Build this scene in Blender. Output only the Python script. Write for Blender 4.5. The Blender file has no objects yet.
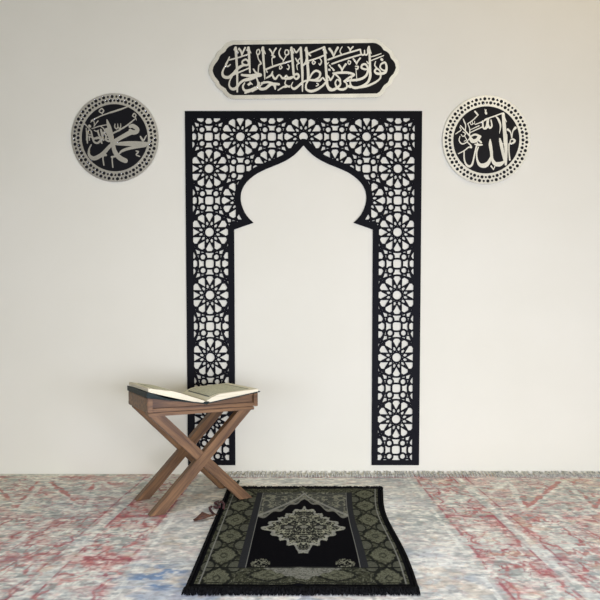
import bpy, bmesh, math, random
import numpy as np
from mathutils import Vector, Matrix, noise as mnoise
R = random.Random(7)
sc = bpy.context.scene
col = sc.collection

# ------------------------------------------------------------------ camera
F = 543.0; TH = math.radians(2.4); PX = 303.0; PY = 338 + F*math.tan(TH); CY = -3.0; CZ = .757
cd = bpy.data.cameras.new('camera'); cam = bpy.data.objects.new('camera', cd); col.objects.link(cam)
cam.location = (0, CY, CZ); cam.rotation_euler = (math.radians(90)-TH, 0, 0)
cd.sensor_width = 36; cd.lens = F/600*36
cd.shift_x = -(PX-300)/600; cd.shift_y = (PY-300)/600
cd.clip_start = .05
sc.camera = cam

def wall(px, py, Y=0.0):
    a = (px-PX)/F; b = -(py-PY)/F
    r = (a, math.cos(TH)+b*math.sin(TH), -math.sin(TH)+b*math.cos(TH)); t = (Y-CY)/r[1]
    return (r[0]*t, CZ+r[2]*t)
def ground(px, py, Z=0.0):
    a = (px-PX)/F; b = -(py-PY)/F
    r = (a, math.cos(TH)+b*math.sin(TH), -math.sin(TH)+b*math.cos(TH)); t = (Z-CZ)/r[2]
    return (r[0]*t, CY+r[1]*t)

# ------------------------------------------------------------------ helpers
def tag(o, label=None, cat=None, group=None, kind=None):
    if label: o['label'] = label
    if cat: o['category'] = cat
    if group: o['group'] = group
    if kind: o['kind'] = kind
    return o
def link(name, me, mat=None, parent=None, loc=(0,0,0), rot=(0,0,0)):
    o = bpy.data.objects.new(name, me); col.objects.link(o)
    if mat is not None:
        me.materials.clear(); me.materials.append(mat)
    o.parent = parent; o.location = loc; o.rotation_euler = rot
    return o
def empty(name, loc, rz=0):
    o = bpy.data.objects.new(name, None); col.objects.link(o)
    o.location = loc; o.rotation_euler = (0,0,rz); o.empty_display_size = .05
    return o
def mesh(name, vs, fs, smooth=False):
    me = bpy.data.meshes.new(name); me.from_pydata([tuple(v) for v in vs], [], fs); me.update()
    if smooth: me.polygons.foreach_set('use_smooth', [True]*len(me.polygons))
    return me
def bm_mesh(name, bm, bevel=0, smooth=False):
    if bevel:
        bmesh.ops.bevel(bm, geom=list(bm.edges), offset=bevel, segments=2, affect='EDGES', clamp_overlap=True)
    bmesh.ops.recalc_face_normals(bm, faces=bm.faces)
    me = bpy.data.meshes.new(name); bm.to_mesh(me); bm.free()
    if smooth: me.polygons.foreach_set('use_smooth', [True]*len(me.polygons))
    return me
def box(bm, a, b):
    r = bmesh.ops.create_cube(bm, size=1)
    for v in r['verts']:
        v.co = Vector([(a[i]+b[i])/2 + v.co[i]*(b[i]-a[i]) for i in range(3)])
def prism(bm, poly, v0, v1):
    """poly in (x,z) extruded over y"""
    A = [bm.verts.new((p[0], v0, p[1])) for p in poly]; B = [bm.verts.new((p[0], v1, p[1])) for p in poly]
    n = len(poly)
    bm.faces.new(A); bm.faces.new(B[::-1])
    for i in range(n): bm.faces.new((A[i], B[i], B[(i+1)%n], A[(i+1)%n]))
def tube(vs, fs, pts, rad, n=6):
    base = len(vs); P = [Vector(p) for p in pts]
    for i, p in enumerate(P):
        d = (P[min(i+1,len(P)-1)]-P[max(i-1,0)]).normalized()
        u = d.cross(Vector((0,0,1)) if abs(d.z) < .9 else Vector((1,0,0))).normalized(); w = d.cross(u)
        r = rad[i] if isinstance(rad, (list, tuple)) else rad
        for k in range(n):
            a = 2*math.pi*k/n; vs.append(p+u*math.cos(a)*r+w*math.sin(a)*r)
    for i in range(len(P)-1):
        for k in range(n):
            a = base+i*n+k; b = base+i*n+(k+1)%n; fs.append((a, b, b+n, a+n))
    fs.append(tuple(base+k for k in range(n))[::-1]); fs.append(tuple(base+(len(P)-1)*n+k for k in range(n)))

# ------------------------------------------------------------------ materials
def mat(name, color=(.5,.5,.5), rough=.5, metal=0, spec=.5):
    m = bpy.data.materials.new(name); m.use_nodes = True
    b = m.node_tree.nodes['Principled BSDF']
    b.inputs['Base Color'].default_value = (*color, 1); b.inputs['Roughness'].default_value = rough
    b.inputs['Metallic'].default_value = metal; b.inputs['Specular IOR Level'].default_value = spec
    return m, m.node_tree, b
def noise_mix(nt, b, c1, c2, scale=(1,1,1), nscale=5, detail=4, coord='Object', lo=.35, hi=.65, bump=0, rough=.5, dist=0):
    tc = nt.nodes.new('ShaderNodeTexCoord'); mp = nt.nodes.new('ShaderNodeMapping')
    mp.inputs['Scale'].default_value = scale
    nz = nt.nodes.new('ShaderNodeTexNoise'); nz.inputs['Scale'].default_value = nscale; nz.inputs['Detail'].default_value = detail
    nz.inputs['Roughness'].default_value = rough; nz.inputs['Distortion'].default_value = dist
    cr = nt.nodes.new('ShaderNodeValToRGB')
    cr.color_ramp.elements[0].position = lo; cr.color_ramp.elements[0].color = (*c1, 1)
    cr.color_ramp.elements[1].position = hi; cr.color_ramp.elements[1].color = (*c2, 1)
    L = nt.links.new
    L(tc.outputs[coord], mp.inputs['Vector']); L(mp.outputs['Vector'], nz.inputs['Vector'])
    L(nz.outputs['Fac'], cr.inputs['Fac']); L(cr.outputs['Color'], b.inputs['Base Color'])
    if bump:
        bp = nt.nodes.new('ShaderNodeBump'); bp.inputs['Strength'].default_value = bump; bp.inputs['Distance'].default_value = .002
        L(nz.outputs['Fac'], bp.inputs['Height']); L(bp.outputs['Normal'], b.inputs['Normal'])
    return cr
M = {}
m, nt, b = mat('wall_paint', rough=.85, spec=.15)
noise_mix(nt, b, (.80,.770,.572), (.82,.790,.592), nscale=2.2, detail=6, bump=.05); M['wall'] = m
m, nt, b = mat('floor_screed', rough=.8); noise_mix(nt, b, (.36,.34,.32), (.44,.42,.4), nscale=6); M['floor'] = m
m, nt, b = mat('black_panel', (.0035,.0035,.004), rough=.6, spec=.12); M['lattice'] = m
m, nt, b = mat('black_board', (.006,.006,.0065), rough=.45, spec=.2); M['board'] = m
m, nt, b = mat('mirror_silver', (.80,.80,.79), rough=.2, metal=1.0)
noise_mix(nt, b, (.84,.85,.87), (.97,.98,1.0), nscale=9, detail=3)
M['silver'] = m
m, nt, b = mat('wood', rough=.5, spec=.35)
cr = noise_mix(nt, b, (.042,.019,.007), (.30,.158,.055), scale=(3,38,38), nscale=1.6, detail=8, bump=.25, lo=.28, hi=.72, rough=.62, dist=.6)
M['wood'] = m
m, nt, b = mat('book_cover', (.022,.030,.028), rough=.6, spec=.2); noise_mix(nt, b, (.012,.020,.015), (.028,.038,.030), nscale=60); M['cover'] = m
m, nt, b = mat('cover_inner', (.10,.12,.115), rough=.6); M['cover_in'] = m
m, nt, b = mat('page_edges', rough=.8, spec=.2)
noise_mix(nt, b, (.72,.65,.42), (.88,.81,.54), scale=(1,1,60), nscale=9, detail=2); M['edge'] = m
m, nt, b = mat('brown_tassel', rough=.6); noise_mix(nt, b, (.04,.014,.005), (.13,.048,.014), scale=(4,40,40), nscale=4); M['tassel'] = m
m, nt, b = mat('bead', rough=.25); noise_mix(nt, b, (.03,.008,.008), (.07,.018,.016), nscale=30); M['bead'] = m
m, nt, b = mat('pile_black', rough=.95, spec=.02); noise_mix(nt, b, (.004,.004,.004), (.012,.012,.011), nscale=120); M['pile'] = m
m, nt, b = mat('fringe_grey', rough=.95, spec=.1); noise_mix(nt, b, (.36,.36,.30), (.78,.77,.64), nscale=60); M['fringe'] = m
m, nt, b = mat('knot_green', rough=.9, spec=.1); noise_mix(nt, b, (.012,.02,.014), (.04,.05,.035), nscale=90); M['knot'] = m
def attr_mat(name, nscale, lo, hi, rough=.95, bump=.4, scale=(1,1,1)):
    m, nt, b = mat(name, rough=rough, spec=.02)
    at = nt.nodes.new('ShaderNodeAttribute'); at.attribute_name = 'weave'
    tc = nt.nodes.new('ShaderNodeTexCoord'); mp = nt.nodes.new('ShaderNodeMapping'); mp.inputs['Scale'].default_value = scale
    nz = nt.nodes.new('ShaderNodeTexNoise'); nz.inputs['Scale'].default_value = nscale; nz.inputs['Detail'].default_value = 3
    mr = nt.nodes.new('ShaderNodeMapRange'); mr.inputs['From Min'].default_value = .3; mr.inputs['From Max'].default_value = .7
    mr.inputs['To Min'].default_value = lo; mr.inputs['To Max'].default_value = hi
    vm = nt.nodes.new('ShaderNodeVectorMath'); vm.operation = 'SCALE'
    bp = nt.nodes.new('ShaderNodeBump'); bp.inputs['Strength'].default_value = bump; bp.inputs['Distance'].default_value = .002
    L = nt.links.new
    L(tc.outputs['Object'], mp.inputs['Vector']); L(mp.outputs['Vector'], nz.inputs['Vector']); L(nz.outputs['Fac'], mr.inputs['Value'])
    L(at.outputs['Color'], vm.inputs[0]); L(mr.outputs['Result'], vm.inputs['Scale']); L(vm.outputs['Vector'], b.inputs['Base Color'])
    L(nz.outputs['Fac'], bp.inputs['Height']); L(bp.outputs['Normal'], b.inputs['Normal'])
    return m
M['carpet'] = attr_mat('carpet_weave', 60, .78, 1.2, scale=(.6,1,1))
M['prayer'] = attr_mat('prayer_weave', 260, .72, 1.3)
M['page'] = attr_mat('printed_page', 40, .97, 1.03, rough=.75, bump=0)

# ------------------------------------------------------------------ numpy field tools
def vnoise(x, y, seed=0):
    xi = np.floor(x).astype(int); yi = np.floor(y).astype(int); fx = x-xi; fy = y-yi
    fx = fx*fx*(3-2*fx); fy = fy*fy*(3-2*fy)
    def h(a, b):
        n = (a*374761393 + b*668265263 + seed*362437) & 0xffffffff
        n = ((n ^ (n >> 13))*1274126177) & 0xffffffff
        return ((n ^ (n >> 16)) & 0xffff)/65535.0
    return (h(xi,yi)*(1-fx)+h(xi+1,yi)*fx)*(1-fy)+(h(xi,yi+1)*(1-fx)+h(xi+1,yi+1)*fx)*fy
def fbm(x, y, seed=0, o=4):
    s = 0; a = .5; t = 0
    for i in range(o): s = s+a*vnoise(x*2**i, y*2**i, seed+i*17); t += a; a *= .5
    return s/t
def smooth(a, b, x):
    t = np.clip((x-a)/(b-a), 0, 1); return t*t*(3-2*t)

def contours(f, x0, y0, h, tol):
    f = np.pad(f, 1, constant_values=-1e-3); x0 -= h; y0 -= h
    f = np.where(f == 0, 1e-9, f); s = f > 0; ny, nx = f.shape
    c = (s[:-1,:-1]*1+s[:-1,1:]*2+s[1:,1:]*4+s[1:,:-1]*8)
    J, I = np.nonzero((c > 0) & (c < 15))
    nxt = {}
    # edges: key (type,i,j): 0 horizontal between (i,j)-(i+1,j) ; 1 vertical (i,j)-(i,j+1)
    T = {1:[(3,0)],2:[(0,1)],4:[(1,2)],8:[(2,3)],3:[(3,1)],6:[(0,2)],12:[(1,3)],9:[(2,0)],14:[(0,3)],13:[(1,0)],11:[(2,1)],7:[(3,2)],5:[(3,0),(1,2)],10:[(0,1),(2,3)]}
    for j, i in zip(J.tolist(), I.tolist()):
        E = ((0,i,j),(1,i+1,j),(0,i,j+1),(1,i,j))
        for a, b_ in T[int(c[j,i])]: nxt[E[a]] = E[b_]
    loops = []
    while nxt:
        k0, k = next(iter(nxt.items())); lp = [k0]; del nxt[k0]
        while k != k0 and k in nxt: lp.append(k); k = nxt.pop(k)
        pts = []
        for t, i, j in lp:
            if t == 0:
                a, b_ = f[j,i], f[j,i+1]; pts.append((x0+(i+a/(a-b_))*h, y0+j*h))
            else:
                a, b_ = f[j,i], f[j+1,i]; pts.append((x0+i*h, y0+(j+a/(a-b_))*h))
        n = len(pts)
        if n < 6: continue
        area = sum(pts[q][0]*pts[(q+1)%n][1]-pts[(q+1)%n][0]*pts[q][1] for q in range(n))/2
        if abs(area) < 5*h*h: continue
        loops.append(simplify(pts, tol))
    return [l for l in loops if len(l) > 2]
def simplify(pts, tol):
    n = len(pts); P = np.array(pts+[pts[0]]); m = int(np.argmax(((P-P[0])**2).sum(1)))
    keep = {0, m, n}; st = [(0,m),(m,n)]
    while st:
        a, b_ = st.pop()
        if b_-a < 2: continue
        d = P[b_]-P[a]; L = math.hypot(*d)+1e-12; q = P[a+1:b_]-P[a]
        e = np.abs(q[:,0]*d[1]-q[:,1]*d[0])/L; k = int(np.argmax(e))
        if e[k] > tol: k += a+1; keep.add(k); st += [(a,k),(k,b_)]
    ks = sorted(keep)[:-1]
    return [tuple(P[k]) for k in ks]
def plate(name, loops, thick, yback, material, parent=None):
    """closed outlines (x,z) cut out of a sheet; back face at y=yback, front at yback-thick"""
    cu = bpy.data.curves.new(name, 'CURVE'); cu.dimensions = '2D'; cu.fill_mode = 'BOTH'; cu.extrude = thick/2
    for lp in loops:
        s = cu.splines.new('POLY'); s.points.add(len(lp)-1)
        s.points.foreach_set('co', [c for p in lp for c in (p[0], p[1], 0, 1)]); s.use_cyclic_u = True
    o = bpy.data.objects.new(name, cu); col.objects.link(o)
    dg = bpy.context.evaluated_depsgraph_get()
    me = bpy.data.meshes.new_from_object(o.evaluated_get(dg))
    bpy.data.objects.remove(o); bpy.data.curves.remove(cu)
    n = len(me.vertices); a = np.empty(n*3); me.vertices.foreach_get('co', a); a = a.reshape(-1,3)
    bq = np.stack([a[:,0], yback-thick/2-a[:,2], a[:,1]], 1); me.vertices.foreach_set('co', bq.ravel())
    bm = bmesh.new(); bm.from_mesh(me); bmesh.ops.remove_doubles(bm, verts=bm.verts, dist=1e-6)
    bmesh.ops.recalc_face_normals(bm, faces=bm.faces); bm.to_mesh(me); bm.free(); me.name = name; me.update()
    return link(name, me, material, parent)
class Field:
    def __init__(s, x0, x1, y0, y1, h):
        s.x0, s.y0, s.h = x0, y0, h
        s.nx = int((x1-x0)/h)+1; s.ny = int((y1-y0)/h)+1
        s.x = x0+np.arange(s.nx)*h; s.y = y0+np.arange(s.ny)*h
        s.f = np.full((s.ny, s.nx), -10.0)
    def seg(s, a, b, ra, rb):
        r = max(ra, rb)+s.h*4
        i0 = max(0, int((min(a[0],b[0])-r-s.x0)/s.h)); i1 = min(s.nx, int((max(a[0],b[0])+r-s.x0)/s.h)+2)
        j0 = max(0, int((min(a[1],b[1])-r-s.y0)/s.h)); j1 = min(s.ny, int((max(a[1],b[1])+r-s.y0)/s.h)+2)
        if i1 <= i0 or j1 <= j0: return
        X, Y = np.meshgrid(s.x[i0:i1], s.y[j0:j1]); dx, dy = b[0]-a[0], b[1]-a[1]; L = dx*dx+dy*dy+1e-12
        t = np.clip(((X-a[0])*dx+(Y-a[1])*dy)/L, 0, 1)
        d = ra+(rb-ra)*t-np.hypot(X-a[0]-t*dx, Y-a[1]-t*dy)
        s.f[j0:j1, i0:i1] = np.maximum(s.f[j0:j1, i0:i1], d)
    def line(s, pts, cyc=False):
        """pts (x,y,r): Catmull-Rom smoothed stroke"""
        n = len(pts)
        if n == 1: s.seg(pts[0], pts[0], pts[0][2], pts[0][2]); return
        if n == 2: s.seg(pts[0], pts[1], pts[0][2], pts[1][2]); return
        g = lambda i: pts[max(0, min(n-1, i))]
        out = []
        for i in range(n-1):
            p0, p1, p2, p3 = g(i-1), g(i), g(i+1), g(i+2)
            for k in range(6):
                t = k/6.
                out.append(tuple(.5*(2*p1[c]+(p2[c]-p0[c])*t+(2*p0[c]-5*p1[c]+4*p2[c]-p3[c])*t*t+(3*p1[c]-p0[c]-3*p2[c]+p3[c])*t**3) for c in range(3)))
        out.append(pts[-1])
        for a, b in zip(out, out[1:]): s.seg(a, b, max(a[2],.0003), max(b[2],.0003))
    def ring(s, cx, cy, r, w, n=20):
        P = [(cx+r*math.cos(2*math.pi*k/n), cy+r*math.sin(2*math.pi*k/n)) for k in range(n+1)]
        for a, b in zip(P, P[1:]): s.seg(a, b, w, w)
def poly_sdf(X, Y, P):
    """signed distance (positive inside) to polygon P"""
    d = np.full(X.shape, 1e9); ins = np.zeros(X.shape, bool); n = len(P)
    for i in range(n):
        ax, ay = P[i]; bx, by = P[(i+1)%n]; dx, dy = bx-ax, by-ay; L = dx*dx+dy*dy+1e-12
        t = np.clip(((X-ax)*dx+(Y-ay)*dy)/L, 0, 1); d = np.minimum(d, np.hypot(X-ax-t*dx, Y-ay-t*dy))
        c = ((ay > Y) != (by > Y)) & (X < dx*(Y-ay)/(dy if abs(dy) > 1e-12 else 1e-12)+ax); ins ^= c
    return np.where(ins, d, -d)

# ------------------------------------------------------------------ setting
def plane_obj(name, vs, material):
    o = link(name, mesh(name, vs, [(0,1,2,3)]), material); tag(o, kind='structure'); return o
bm = bmesh.new(); box(bm, (-3.2,0,-.02), (3.2,.12,3.0)); tag(link('wall_back', bm_mesh('wall_back', bm), M['wall']), kind='structure')
bm = bmesh.new(); box(bm, (-3.2,-5.2,-.06), (3.2,0,-.008)); tag(link('floor', bm_mesh('floor', bm), M['floor']), kind='structure')

# ------------------------------------------------------------------ pierced arch panel
cx = .0027; a = .1713                     # a: distance from a rosette to its square neighbour
S = a/31.4                                # one drawing unit of the lattice
zt = 1.8489
def build_arch():
    H = .0011
    left, right = cx-.6425, cx+.6425; top, bot = 1.9848, .0500
    fld = Field(left-.002, right+.002, bot-.002, top+.002, H)
    hw = .90*S
    Nx, Nz = 7, 11
    def P(c, x, z): return (c[0]+x*S, c[1]+z*S)
    for i in range(-4, 5):
        for j in range(-1, 12):
            c = (cx+i*a, zt-j*a)
            if c[0] < left-a or c[0] > right+a: continue
            # skip cells well inside the opening
            if abs(c[0]-cx) < .28 and j > 4: continue
            if (i+j) % 2 == 0:            # twelve-pointed rosette
                pol = lambda r, deg: P(c, r*math.cos(math.radians(deg)), r*math.sin(math.radians(deg)))
                fld.ring(c[0], c[1], 5.15*S, hw*.9, 24); fld.ring(c[0], c[1], 19.9*S, hw, 36)
                for k in range(12):
                    t = 30*k; e = math.radians(t)
                    def loc(x, y): return P(c, x*math.cos(e)-y*math.sin(e), x*math.sin(e)+y*math.cos(e))
                    for sg in (-1, 1):
                        fld.seg(loc(5.6,-sg*1.45), loc(8.3,0), hw*.72, hw*.72); fld.seg(loc(8.3,0), loc(15.0,sg*3.8), hw*.75, hw*.95)
                    fld.seg(pol(11.0,t+15), pol(19.9,t+15), hw*.6, hw*1.0)
                    for sg in (-1, 1): fld.seg(pol(17.6,t+sg*14), pol(20.0,t+sg*7.5), hw*.8, hw*.8)
            else:                         # square knot with four eyes
                q = [(5.0*(abs(math.cos(t))**.55)*(1 if math.cos(t) > 0 else -1), 5.0*(abs(math.sin(t))**.55)*(1 if math.sin(t) > 0 else -1)) for t in [2*math.pi*k/28 for k in range(28)]]
                for k in range(28): fld.seg(P(c, *q[k]), P(c, *q[(k+1)%28]), hw, hw)
                for sx in (-1, 1):
                    for sz in (-1, 1):
                        e = P(c, 6.75*sx, 6.75*sz); fld.ring(e[0], e[1], 3.45*S, hw, 14)
                        fld.seg(P(c, 9.2*sx, 9.2*sz), P(c, 13.2*sx, 8.9*sz), hw*.8, hw*.8); fld.seg(P(c, 9.2*sx, 9.2*sz), P(c, 8.9*sx, 13.2*sz), hw*.8, hw*.8)
                        fld.seg(P(c, 13.2*sx, 8.9*sz), P(c, 15.7*sx, 15.7*sz), hw, hw); fld.seg(P(c, 8.9*sx, 13.2*sz), P(c, 15.7*sx, 15.7*sz), hw, hw)
                        fld.seg(P(c, 9.4*sx, 5.0*sz), P(c, 12.2*sx, 4.6*sz), hw, hw); fld.seg(P(c, 5.0*sx, 9.4*sz), P(c, 4.6*sx, 12.2*sz), hw, hw)
    X, Z = np.meshgrid(fld.x, fld.y)
    # opening outline, traced on one side and mirrored
    pts = [(303.6,145),(299.3,149.8),(294.7,154.3),(290.2,157.6),(285.2,160.6),(278.8,163.6),(272.5,166.1),(266.8,168.4),(261.4,170.9),(257.2,173.1),(253.5,175.6),(249.8,178.5),(246.4,182),(243.9,185.4),(242.1,189),(241.1,192.2),(240.6,195.4),(240.5,198.2),(240.8,201),(241.5,204.6),(242.7,208),(244.3,211.6),(246.4,215.2),(249.6,219),(253.4,222.6)]
    L = [wall(px, py, -.008) for px, py in pts]
    L = [(min(x-cx, 0), z) for x, z in L]; L[0] = (0, L[0][1])
    zshoulder = wall(234, 229.3, -.008)[1]
    legx = -.379
    L += [(legx, zshoulder), (legx, bot-.2)]
    opening = [(cx+x, z) for x, z in L] + [(cx-x, z) for x, z in reversed(L[1:])]
    od = -poly_sdf(X, Z, opening)
    inset = np.minimum.reduce([X-(left+.0385), right-.0385-X, Z-(bot+.028), top-.037-Z])
    solid = np.maximum(fld.f, np.maximum(-inset, .0335-od))
    # keep it solid off the sheet's own border so only the piercings are traced
    solid = np.where(od < .012, .01, solid)
    holes = contours(-solid, fld.x0, fld.y0, H, H*.22)
    holes = [l for l in holes]
    Lr = L[:-1]
    outer = [(left, bot), (left, top), (right, top), (right, bot)]
    outer += [(cx-legx, bot)] + [(cx-x, z) for x, z in reversed(Lr[1:])] + [(cx, Lr[0][1])] + [(cx+x, z) for x, z in Lr[1:]] + [(cx+legx, bot)]
    o = plate('arch_panel', [outer]+holes, .007, -.0005, M['lattice'])
    return o
arch = build_arch()
tag(arch, 'tall black pierced lattice panel shaped as a pointed arch doorway, mounted on the wall', 'wall panel')

# ------------------------------------------------------------------ calligraphy
def strokes(fld, origin, s, k, data, Y):
    """data in drawing units; origin/s place it; strokes carry full widths"""
    for st in data:
        out = []
        for x, y, w in st:
            X, Z = wall(origin[0]+x/s, origin[1]+y/s, Y); out.append((X, Z, w/s*.5*k*1.16*UN))
        fld.line(out)
UN = 3.0/543
def ringfield(shape_out, shape_in, H, pad=.004):
    pass

def banner():
    root = empty('calligraphy_plaque', (0,0,0))
    tag(root, 'long black plaque with scalloped pointed ends and silver Arabic lettering above the arch', 'wall plaque')
    Y = -.012
    right = [(374,42.6),(377,43.3),(379,44.5),(381,46),(382.5,48),(383.2,49.4),(384,50),(386.6,51.2),(389,53.2),(390,55),(390.5,57),(391.6,58.8),(393.5,60.5),(395,63),(396,67.3),(395,70.6),(393.5,73.5),(391.4,75.6),(389.5,78),(389,80),(388,82),(386,83.6),(384,85),(382.6,87),(381.5,89),(379.6,91.6),(377,93.2)]
    left = [(233,95),(229.6,93.6),(227,91),(225.8,88.4),(223.4,86.9),(221,85.4),(219.4,83.4),(218.9,81.2),(217.2,79.2),(215,76.6),(213.3,73.2),(212.5,70.2),(213.5,66.3),(215.3,63.4),(217.4,60.8),(218.8,58.6),(219.5,56.2),(221.2,54),(223.4,52.7),(225.4,51),(226.5,48.7),(229,46.2),(233,44.5)]
    inner = [wall(x, y, Y) for x, y in right+left]
    H = .0009
    x0, z1 = wall(204, 34, Y); x1, z0 = wall(407, 104, Y)
    f = Field(x0, x1, z0, z1, H); X, Z = np.meshgrid(f.x, f.y); d = poly_sdf(X, Z, inner)
    plate('backing', contours(d+.019, f.x0, f.y0, H, H*.2), .006, -.0003, M['board'], root)
    plate('rim', contours(.0105-np.abs(d+.0108), f.x0, f.y0, H, H*.2), .003, -.0066, M['silver'], root)
    g = Field(x0, x1, z0, z1, UN*.11); k = 1.0
    A = [[(278,105,20),(285,200,18),(292,330,16),(293,505,12)],[(262,125,6),(275,112,12),(302,150,8)],
         [(395,105,20),(402,200,17),(408,330,12)],[(378,130,6),(394,112,12),(416,152,8)],
         [(310,112,14),(330,145,14),(335,185,8)],[(365,105,14),(345,145,11),(336,185,7)],[(303,122,9),(322,120,9)],
         [(222,215,10),(300,195,10),(395,163,10)],[(222,188,8),(208,222,11),(190,258,14),(205,275,11),(230,258,8)],
         [(200,245,10),(168,300,12),(158,338,16),(172,368,22),(215,374,22),(258,340,20),(300,292,20),(345,265,18),(385,262,14),(398,240,15),(375,212,14),(345,222,13),(338,245,12),(362,262,12)],
         [(230,362,11),(300,332,12),(400,290,9)],
         [(248,362,9),(225,405,10),(220,450,13),(245,480,20),(282,472,22),(312,432,18),(360,398,18),(455,375,18)],
         [(335,352,16),(400,360,20),(455,352,20)],[(360,425,9),(344,460,14),(362,494,18),(408,492,20),(455,466,14)],[(390,440,9),(410,425,9),(430,438,8)]]
    strokes(g, (205,36), 455/50, k, A, Y)
    B = [[(178,75,22),(185,200,18),(195,320,14),(197,390,7)],[(162,103,6),(176,80,12),(203,135,9)],
         [(118,100,9),(138,92,9),(148,120,11),(130,145,12),(115,128,9),(120,100,9)],[(125,150,10),(135,190,9),(160,232,13),(138,252,10),(130,330,7)],
         [(85,290,12),(110,325,15),(155,348,24),(100,356,24),(40,352,20),(0,348,16)],[(0,405,14),(60,392,14),(112,370,12)],
         [(115,375,13),(130,425,14),(120,465,15),(65,502,18),(0,527,14)],[(35,452,8),(60,432,9),(48,416,7)],
         [(70,515,8),(130,480,9),(190,415,12)],[(140,425,16),(145,480,24),(200,484,22),(262,440,24),(338,440,20)],[(165,430,16),(230,420,18),(290,445,24),(302,488,12)],
         [(245,90,14),(268,122,13),(275,158,9)],[(310,80,14),(290,112,11),(276,158,7)],[(265,150,9),(295,165,15),(270,182,9),(275,250,7)],
         [(218,288,14),(300,255,14),(465,205,12)],[(205,285,8),(222,320,10)],
         [(358,80,8),(340,118,10),(350,160,13),(388,202,7)],[(405,98,9),(430,100,10),(436,135,12),(410,148,11),(398,125,9),(405,98,9)],[(410,158,10),(380,212,8)],
         [(355,250,9),(370,272,10),(348,288,9),(345,262,7)],[(430,245,10),(442,268,10),(432,292,10),(420,285,7)],
         [(212,378,10),(262,348,16),(275,315,11)],[(268,330,12),(285,372,17),(305,386,17),(332,352,12),(350,350,11),(375,380,17),(398,372,15),(412,352,12),(435,376,17),(490,362,16)],
         [(330,500,9),(400,460,14),(442,465,11)],[(410,395,7),(400,435,10),(425,458,13),(445,470,8)]]
    strokes(g, (245,40), 10, k, B, Y)
    C = [[(64,75,20),(75,200,20),(86,340,18)],[(50,105,6),(64,82,12),(88,130,8)],
         [(92,345,18),(125,338,18),(138,365,17),(112,388,16),(85,370,13),(50,382,18),(0,385,16)],
         [(88,85,10),(112,122,13),(145,82,10)],[(157,75,20),(165,200,20),(174,330,20),(174,510,10)],[(105,180,9),(125,212,14),(140,228,12),(118,248,9),(125,296,6)],[(148,180,9),(126,212,8)],
         [(212,78,20),(222,200,20),(232,325,22),(228,400,18),(210,445,14),(215,492,18),(262,510,22),(322,492,20),(380,452,16),(405,420,12)],[(198,105,6),(212,84,12),(240,150,8)],
         [(78,420,7),(62,460,12),(90,486,20),(130,462,18),(175,420,16),(232,400,14),(290,400,20),(345,404,18),(378,375,12),(400,400,14),(430,402,12)],[(0,470,12),(45,458,12)],
         [(238,130,12),(300,105,12),(390,68,12)],[(236,128,8),(255,155,11)],[(185,250,14),(205,215,9),(215,160,7)],[(190,240,14),(240,225,9)],[(240,205,12),(320,180,12),(390,150,11)],
         [(285,203,9),(303,222,10),(285,240,9),(272,222,9),(285,203,9)],[(348,178,9),(365,212,10),(350,246,11),(338,232,6)],
         [(240,392,14),(270,335,15),(310,305,18),(350,325,18),(342,370,17),(300,398,18)],
         [(392,70,20),(405,200,20),(415,350,20),(428,455,18),(470,495,20),(500,492,18)],[(378,100,6),(392,75,12),(418,130,8)],[(320,430,10),(335,445,10),(312,458,9)]]
    strokes(g, (285,40), 10, k, C, Y)
    D = [[(10,430,14),(45,492,22),(90,492,22),(140,460,18),(155,425,13),(125,392,11),(103,430,13),(130,482,18),(180,492,20),(218,470,16),(215,430,13),(192,412,11),(240,402,18),(330,395,20),(390,372,20),(422,335,18),(428,280,15),(408,242,17),(375,245,17),(365,275,16),(398,290,16),(425,290,12)],
         [(80,330,12),(150,325,20),(230,325,20),(292,345,17),(240,375,17),(190,410,12)],[(100,335,15),(150,388,13),(152,430,11)],
         [(15,340,10),(40,372,14),(55,398,16),(80,365,13),(92,335,10)],
         [(45,250,12),(52,258,12)],[(40,292,15),(48,298,15)],[(82,292,16),(88,300,16)],[(60,272,12),(75,282,12)],
         [(30,195,13),(180,142,13),(350,92,13)],[(70,236,13),(200,190,13),(360,143,13)],[(18,240,12),(36,225,8)],
         [(45,85,20),(72,122,18),(86,165,9)],[(128,74,20),(105,115,14),(88,162,8)],[(172,65,7),(150,108,9),(165,140,11)],
         [(232,68,11),(250,90,12),(252,118,7)],[(280,65,12),(260,88,11),(252,112,7)],
         [(355,92,11),(362,135,13),(382,148,13),(396,132,12),(395,100,9)],[(396,138,12),(415,148,12),(428,125,11),(425,95,9)],
         [(440,65,16),(448,180,18),(450,300,22),(452,362,22),(428,420,20),(370,460,20),(305,476,22),(265,460,18),(252,415,11),(270,370,8)],[(425,95,6),(438,70,12),(462,132,8)],
         [(235,203,9),(257,215,9),(247,240,9),(230,228,9),(235,203,9)],[(283,185,13),(308,218,14),(316,240,9)],[(352,180,14),(328,212,12),(318,240,8)],
         [(305,260,9),(332,265,13),(322,290,12),(305,280,7)],[(310,290,7),(318,385,6)],[(140,250,18),(162,280,15),(170,310,8)],[(208,240,18),(184,275,13),(172,308,7)],[(242,460,24),(252,464,24)]]
    strokes(g, (325,40), 10, k, D, Y)
    E_ = [[(258,335,13),(252,380,14),(205,420,17),(120,458,18),(40,472,18),(0,475,18)],
          [(262,238,15),(298,222,16),(316,262,17),(306,318,22),(262,334,22),(218,332,20),(198,310,16),(216,284,15),(245,300,13),(256,322,12)],[(260,240,12),(252,272,13),(280,300,12),(305,300,12)],
          [(266,190,20),(272,196,20)],[(207,212,7),(198,250,11),(218,278,11)],[(163,165,8),(210,152,10),(262,133,7)],[(163,203,8),(220,180,10),(288,153,7)],[(118,212,8),(132,232,11)]]
    strokes(g, (355,40), 10, k, E_, Y)
    plate('lettering', contours(np.minimum(g.f, .01), g.x0, g.y0, g.h, g.h*.25), .003, -.0066, M['silver'], root)
banner()

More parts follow.
